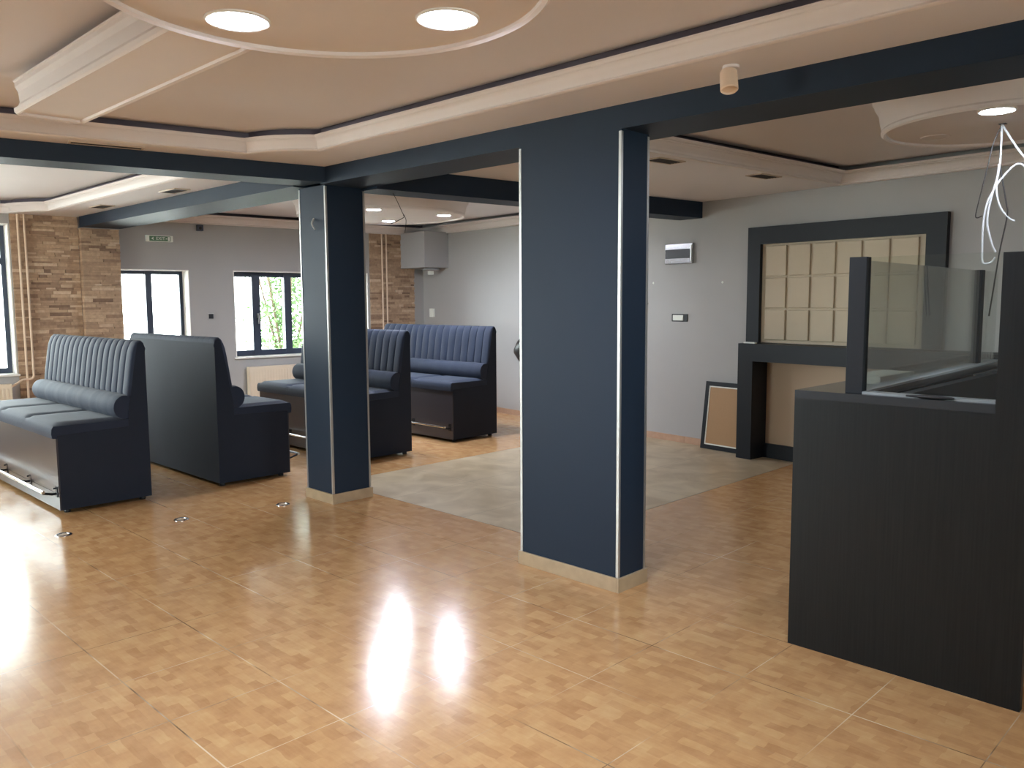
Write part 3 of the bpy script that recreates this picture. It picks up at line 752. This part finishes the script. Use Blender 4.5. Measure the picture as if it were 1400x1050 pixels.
# ------------------------------------------------------------------ wall unit on the right wall
def wall_local(y0):  # transform: local x along the wall (towards -Y = to the right), local y out of the wall
    p = Vector((xr(y0), y0, 0)); return p
def wthing(name, label, cat, y0, z=0.0, group=None):
    p = wall_local(y0); t = thing(name, label, cat, (p.x, p.y, z), AR + math.pi, group)  # local +x runs towards the camera side, +y out of wall?
    return t
# local frame check: rotation AR+pi sends +x to -dR (towards smaller y) and +y to -(left normal) -> (dR.y,-dR.x) reversed
# +y local = rotate90(+x local) = rotate90(-dR) = (dR.y, -dR.x) = nR (into the wall); so out of wall is local -y
t = wthing('wall_frame', 'big dark frame round cream padded squares on the grey wall', 'wall panel', 4.10, 1.125)
Lf = 1.885; Hf = 1.115
part('side_board', (0,-0.055,0.0), (0.142,-0.0,Hf-0.165), 'board', t); part('side_board', (Lf-0.165,-0.055,0.0), (Lf,0,Hf-0.165), 'board', t)
part('top_board', (0,-0.055,Hf-0.165), (Lf,0,Hf), 'board', t)
bm = nb(); x0, x1, z0, z1 = 0.142, Lf-0.165, 0.0, Hf-0.165
box(bm, (x0,-0.012,z0),(x1,0,z1)); n, m_ = 6, 3; gx0 = x0+0.035; gx1 = x1-0.055; gw = (gx1-gx0)/n; gh = (z1-z0-0.03)/m_
for i in range(n):
    for j in range(m_):
        a, b_ = gx0+i*gw+0.012, gx0+(i+1)*gw-0.012; c, d_ = z0+0.02+j*gh+0.010, z0+0.02+(j+1)*gh-0.010
        box(bm, (a,-0.030,c),(b_,-0.012,d_), 0.006)
obj('padded_panel', bm, 'cream', t, 'cream panel of padded squares')
t = wthing('wall_console', 'black console shelf with thick legs against the grey wall under the frame', 'console', 4.03, 0.0)
part('shelf', (0,-0.275,0.955), (2.55,0,1.122), 'board', t); part('leg', (0,-0.275,0), (0.165,0,0.955), 'board', t); part('leg', (2.385,-0.275,0), (2.55,0,0.955), 'board', t)
part('back_panel', (0.165,-0.03,0.14), (2.385,0,0.955), 'creamw', t, label='cream back panel')
part('plinth', (0.165,-0.06,0), (2.385,0,0.14), 'board', t)
bm = nb(); box(bm, (0.03,-0.235,0),(0.16,-0.20,0.014), 0.003); box(bm, (0.06,-0.20,0),(0.12,-0.17,0.008)); o = tag(obj('adapter_plug', bm, 'signw'), 'small white plug lying on the left end of the black console', 'plug')
p = wall_local(4.03); o.location = (p.x, p.y, 1.122); o.rotation_euler = (0,0,AR+math.pi)
# leaning board
t = thing('framed_board', 'tan board in a black frame leaning against the grey wall by the console', 'framed board', (xr(4.6)-0.105, 4.60, 0.002), AR+math.pi)
tilt = Matrix.Rotation(R(-7.0), 4, 'X'); 
Wb, Hb = 0.50, 0.70
bm = nb()
for lo, hi in (((0,-0.012,0),(Wb,0.012,0.045)), ((0,-0.012,Hb-0.045),(Wb,0.012,Hb)), ((0,-0.012,0.045),(0.045,0.012,Hb-0.045)), ((Wb-0.045,-0.012,0.045),(Wb,0.012,Hb-0.045))): box(bm, lo, hi, 0, tilt)
obj('frame', bm, 'board', t)
bm = nb()
for lo, hi in (((0.045,-0.009,0.045),(Wb-0.045,0.0,0.058)), ((0.045,-0.009,Hb-0.058),(Wb-0.045,0.0,Hb-0.045)), ((0.045,-0.009,0.058),(0.058,0,Hb-0.058)), ((Wb-0.058,-0.009,0.058),(Wb-0.045,0,Hb-0.058))): box(bm, lo, hi, 0, tilt)
obj('inner_border', bm, 'signw', t, 'thin white inner border')
bm = nb(); box(bm, (0.058,-0.005,0.058),(Wb-0.058,0.004,Hb-0.058), 0, tilt); obj('board', bm, 'tan', t)

# ------------------------------------------------------------------ things on the right wall
t = wthing('fuse_box', 'silver fuse box with a dark window on the grey wall', 'fuse box', 5.17, 1.925)
part('housing', (0,-0.03,0), (0.375,0,0.215), 'chrome', t, 0.006); part('cover_window', (0.012,-0.037,0.058), (0.345,-0.028,0.155), 'black', t, 0.003, label='dark see-through cover')
bm = nb(); box(bm, (0.35,-0.04,0.02),(0.37,-0.03,0.195), 0.003); obj('latch', bm, 'alu', t)
t = wthing('socket_plate', 'black framed white wall socket below the fuse box', 'socket', 5.08, 1.310)
part('frame', (0,-0.010,0), (0.215,0,0.082), 'black', t, 0.003); part('insert', (0.02,-0.016,0.012), (0.160,-0.008,0.070), 'signw', t, 0.002, label='white insert')
for k, (yy, zz_) in enumerate([(5.35, 1.73), (4.43, 1.72)]):
    bm = nb(); lathe(bm, [(0,0.004),(0.012,0.004),(0.013,0),(0,0)], seg=14, mtx=Matrix.Rotation(R(90), 4, 'X'))
    o = tag(obj('wall_plug', bm, 'signw'), ['white wall plug left of the fuse box, beside the wide pillar', 'white wall plug between the fuse box and the dark frame'][k], 'wall plug')
    o.location = (xr(yy), yy, zz_); o.rotation_euler = (0,0,AR+math.pi)
t = wthing('light_switch', 'white switch box at the stone corner behind the benches', 'switch', 9.78, 1.30)
part('plate', (0,-0.035,0), (0.10,0,0.13), 'signw', t, 0.006); part('rocker', (0.02,-0.040,0.025), (0.08,-0.034,0.105), 'signw', t, 0.002)
# black bundle peeping out behind the wide pillar
bm = nb(); bmesh.ops.create_icosphere(bm, subdivisions=3, radius=1.0)
rnd = random.Random(5)
for v in bm.verts:
    k = 1 + 0.10*math.sin(v.co.z*5 + v.co.y*3); v.co = Vector((v.co.x*0.07*k, v.co.y*0.16*k, v.co.z*0.17*(1 if v.co.z < 0 else 0.9)))
o = tag(obj('hanging_bag', bm, 'black', smooth=True), 'black rounded bundle on the pale wall, peeping out behind the wide pillar', 'bag'); o.location = (xr(7.48)-0.075, 7.52, 0.90); o.rotation_euler = (0,0,AR-R(90))
# grey boxed-in duct at the far right corner
t = thing('duct_box', 'pale grey boxed-in duct under the ceiling at the far stone corner', 'duct box', (xr(9.3), 9.30, 2.03), AR-R(90))
part('casing', (-0.42,0,0), (0,0.66,0.515), 'greybox', t, 0.004)
bm = nb(); lathe(bm, [(0,0),(0.10,0),(0.13,-0.03),(0.07,-0.045),(0,-0.05)], (-0.19,0.18,0.0), 24); obj('outlet', bm, 'greybox', t, smooth=True)
part('small_fixture', (-0.24,0.14,-0.10), (-0.17,0.20,-0.03), 'signw', t, 0.004)

# ------------------------------------------------------------------ things on the back wall
def bthing(name, label, cat, x, z, out=0.0):
    return thing(name, label, cat, (x + nB.x*-out, yb(x) + nB.y*-out, z), AB)
t = bthing('exit_sign', 'green emergency exit sign above the left back window', 'exit sign', 4.125, 2.285)
part('housing', (0,-0.045,0), (0.318,0,0.075), 'signw', t, 0.004, label='pale housing')
part('panel', (0.035,-0.050,0.006), (0.285,-0.044,0.066), 'signg', t)
def text(s, size, mt, parent, loc, rot=(R(90),0,0), ext=0.0015):
    cu = bpy.data.curves.new('lettering', 'FONT'); cu.body = s; cu.size = size; cu.extrude = ext; cu.align_x = 'CENTER'; cu.align_y = 'CENTER'
    o = bpy.data.objects.new('lettering', cu); COL.objects.link(o)
    dg = bpy.context.evaluated_depsgraph_get(); me = bpy.data.meshes.new_from_object(o.evaluated_get(dg))
    COL.objects.unlink(o); bpy.data.objects.remove(o)
    me.materials.clear(); me.materials.append(M[mt]); q = bpy.data.objects.new('lettering', me); COL.objects.link(q); q.parent = parent; q.location = loc; q.rotation_euler = rot
    return q
text('EXIT', 0.052, 'signw', t, (0.165,-0.0515,0.036))
for pts in ([(0.055,-0.0505,0.036),(0.085,-0.0505,0.056),(0.078,-0.0505,0.036),(0.085,-0.0505,0.016)], [(0.252,-0.0505,0.012),(0.276,-0.0505,0.012),(0.276,-0.0505,0.060),(0.252,-0.0505,0.060)], [(0.228,-0.0505,0.028),(0.246,-0.0505,0.036),(0.228,-0.0505,0.044)]):
    bm = nb(); prism(bm, pts, (0,-0.002,0)); obj('symbol', bm, 'signw', t)
t = bthing('motion_sensor', 'small grey-blue sensor box under the ceiling between the back windows', 'sensor', 4.745, 2.440)
part('body', (0,-0.05,0), (0.078,0,0.075), 'frame', t, 0.006); bm = nb(); lathe(bm, [(0,-0.008),(0.014,-0.006),(0.02,0),(0,0.0)], seg=16, mtx=Matrix.Translation((0.039,-0.05,0.035)) @ Matrix.Rotation(R(-90), 4, 'X')); obj('lens', bm, 'black', t)
t = bthing('thermostat', 'small square dark thermostat on the wall between the back windows', 'thermostat', 4.845, 1.325)
part('frame', (0,-0.012,0), (0.08,0,0.08), 'alu', t, 0.003); part('display', (0.010,-0.017,0.010), (0.070,-0.011,0.070), 'black', t, 0.002)
# radiators
def radiator(label, x0, x1, z0, z1):
    t = bthing('radiator', label, 'radiator', x0, z0, 0.03); L_ = (x1-x0)/cB; h = z1-z0
    bm = nb(); box(bm, (0,-0.085,0),(L_,-0.070,h-0.012), 0.004); box(bm, (0,-0.015,0),(L_,0,h-0.012), 0.004)
    n = int(L_/0.04)
    for i in range(n): box(bm, (0.012+i*(L_-0.02)/n,-0.089,0.03),(0.012+i*(L_-0.02)/n+0.020,-0.084,h-0.045), 0.002)
    obj('panels', bm, 'radiator', t)
    bm = nb(); box(bm, (0,-0.088,h-0.012),(L_,0.003,h))
    obj('top_grille', bm, 'radiator', t)
    part('side_cover', (-0.006,-0.088,0),(0.0,0.003,h), 'radiator', t); part('side_cover', (L_,-0.088,0),(L_+0.006,0.003,h), 'radiator', t)
    part('wall_bracket', (0.15,0,0.1), (0.18,0.03,h-0.1), 'radiator', t); part('wall_bracket', (L_-0.18,0,0.1), (L_-0.15,0.03,h-0.1), 'radiator', t)
    return t
radiator('long cream radiator under the middle back window', 5.33, 6.90, 0.12, 0.69)
radiator('cream radiator under the tall window at the left edge', 0.90, 2.60, 0.12, 0.66)
# heating pipes
def pipe(name_label, pts, r=0.012):
    bm = nb(); tube(bm, pts, r, 10); return tag(obj('heating_pipe', bm, 'pipe', smooth=True), name_label, 'pipe')
def bp_(x, out, z): return (x - nB.x*out, yb(x) - nB.y*out, z)
pipe('cream heating pipe by the left window, left one, running down to the floor', [bp_(2.770,0.06,2.523), bp_(2.770,0.06,0.02)])
el = [bp_(2.835,0.06,2.523), bp_(2.835,0.06,0.74)] + [bp_(2.835-0.04+0.04*math.cos(R(a)),0.06,0.74-0.04*math.sin(R(a))) for a in (30,60,90)] + [bp_(2.72,0.085,0.70), bp_(2.61,0.085,0.63)]
pipe('cream heating pipe by the left window, right one, bending towards the radiator', el)
pipe('cream heating pipe in front of the far right stone, left of the pair', [bp_(7.44,0.05,2.525), bp_(7.44,0.05,0.02)])
pipe('cream heating pipe in front of the far right stone, right of the pair', [bp_(7.515,0.05,2.525), bp_(7.515,0.05,0.02)])
bm = nb(); tube(bm, [bp_(2.782,0.06,1.17), bp_(2.823,0.06,1.17)], 0.008, 8); tag(obj('pipe_clip', bm, 'pipe'), 'small clip joining the two left heating pipes', 'clip')

# ------------------------------------------------------------------ floor sockets
for k, (x, y) in enumerate([(1.747,5.948),(2.464,5.756),(3.194,5.617)]):
    t = thing('floor_socket', ['round chrome floor socket nearest the leftmost bench', 'round chrome floor socket, middle of the row of three', 'round chrome floor socket beside the slim pillar'][k], 'floor socket', (x, y, 0), 0, 'chrome floor sockets')
    bm = nb(); lathe(bm, [(0.052,0),(0.052,0.004),(0.047,0.007),(0.034,0.006),(0.032,0.0)], seg=32); obj('ring', bm, 'chrome', t, smooth=True)
    bm = nb(); lathe(bm, [(0,0.003),(0.033,0.003),(0.033,0),(0,0)], seg=32); obj('lid', bm, 'skirt', t)

# ------------------------------------------------------------------ cables
def cable(label, pts, r, mt, name='loose_cable', tip=None):
    P = [Vector(p) for p in pts]; Q = []
    n = len(P)
    for i in range(n-1):
        p0, p1, p2, p3 = P[max(0,i-1)], P[i], P[i+1], P[min(n-1,i+2)]
        for k in range(6):
            u = k/6; Q.append(0.5*((2*p1) + (p2-p0)*u + (2*p0-5*p1+4*p2-p3)*u*u + (3*p1-p0-3*p2+p3)*u*u*u))
    Q.append(P[-1])
    bm = nb(); tube(bm, Q, r, 8); return tag(obj(name, bm, mt, smooth=True), label, 'cable')
def rc(dx, z, dd=0.0):   # offsets to the right of the image, in a vertical plane at the disc centre
    return (4.99 + dx*0.258 + dd*0.97, 1.29 - dx*0.966 + dd*0.25, z)
tag(part('cable_hook', (4.975,1.27,2.455), (5.010,1.305,2.4575), 'darkmetal', None), 'little metal hook plate the loose cables hang from', 'hook')
cable('thin cable on the left of the hanging bunch, ending in a bent tip', [rc(0,2.455), rc(-0.035,2.36), rc(-0.06,2.22), rc(-0.09,2.06), rc(-0.10,1.98), rc(-0.07,1.985)], 0.003, 'wired')
cable('white cable hanging straight from the disc over the counter', [rc(0,2.455), rc(0.00,2.34), rc(-0.003,2.22), rc(-0.035,2.06), rc(-0.045,1.95), rc(-0.02,1.84), rc(0.0,1.79)], 0.0052, 'wire')
cable('white cable leaving the hook to the right edge', [rc(0,2.455), rc(0.06,2.35), rc(0.115,2.27), rc(0.19,2.20), rc(0.23,2.14), rc(0.19,2.10), rc(0.10,2.24), rc(0.03,2.20), rc(-0.04,2.08), rc(-0.062,1.96), rc(-0.062,1.80), rc(-0.055,1.735), rc(-0.02,1.735), rc(0.0,1.765)], 0.0052, 'wire')
cable('short white cable curling to the right with a frayed end', [rc(-0.005,2.25), rc(-0.01,2.12), rc(0.01,2.03), rc(0.05,1.97), rc(0.08,1.95)], 0.005, 'wire')
cable('long dark cable dropping from the disc down beside the end panel', [rc(0.0,2.455), rc(0.0,2.26), rc(0.035,2.06), rc(0.045,1.98), rc(0.02,1.80), rc(0.0,1.60), rc(-0.015,1.45)], 0.004, 'wired')
# thin wires behind the slim pillar
z0 = 2.385
cable('thin dark wire hanging from the beam beside the slim pillar', [(4.03,5.26,z0),(4.05,5.24,2.33),(4.09,5.225,2.24),(4.10,5.22,2.20),(4.02,5.28,2.15)], 0.0025, 'wired', 'hanging_wire')
cable('thin dark wire branching off straight down beside the slim pillar', [(4.095,5.222,2.22),(4.115,5.21,2.18),(4.105,5.215,2.08)], 0.0022, 'wired', 'hanging_wire')
cable('frayed wire end sticking out of the slim pillar front', [(3.465,5.50,2.17),(3.44,5.49,2.13),(3.448,5.46,2.085)], 0.006, 'wire', 'wire_stub')
cable('short wire stub poking out where beam and cornice meet', [(3.40,5.36,2.522),(3.37,5.34,2.49),(3.36,5.30,2.50)], 0.004, 'alu', 'wire_stub')
cable('dark wire stub on the grey wall beside the wide pillar', [(xr(5.47)-0.002,5.47,1.62),(xr(5.47)-0.02,5.45,1.52),(xr(5.47)-0.02,5.42,1.50)], 0.009, 'wired', 'wire_stub')
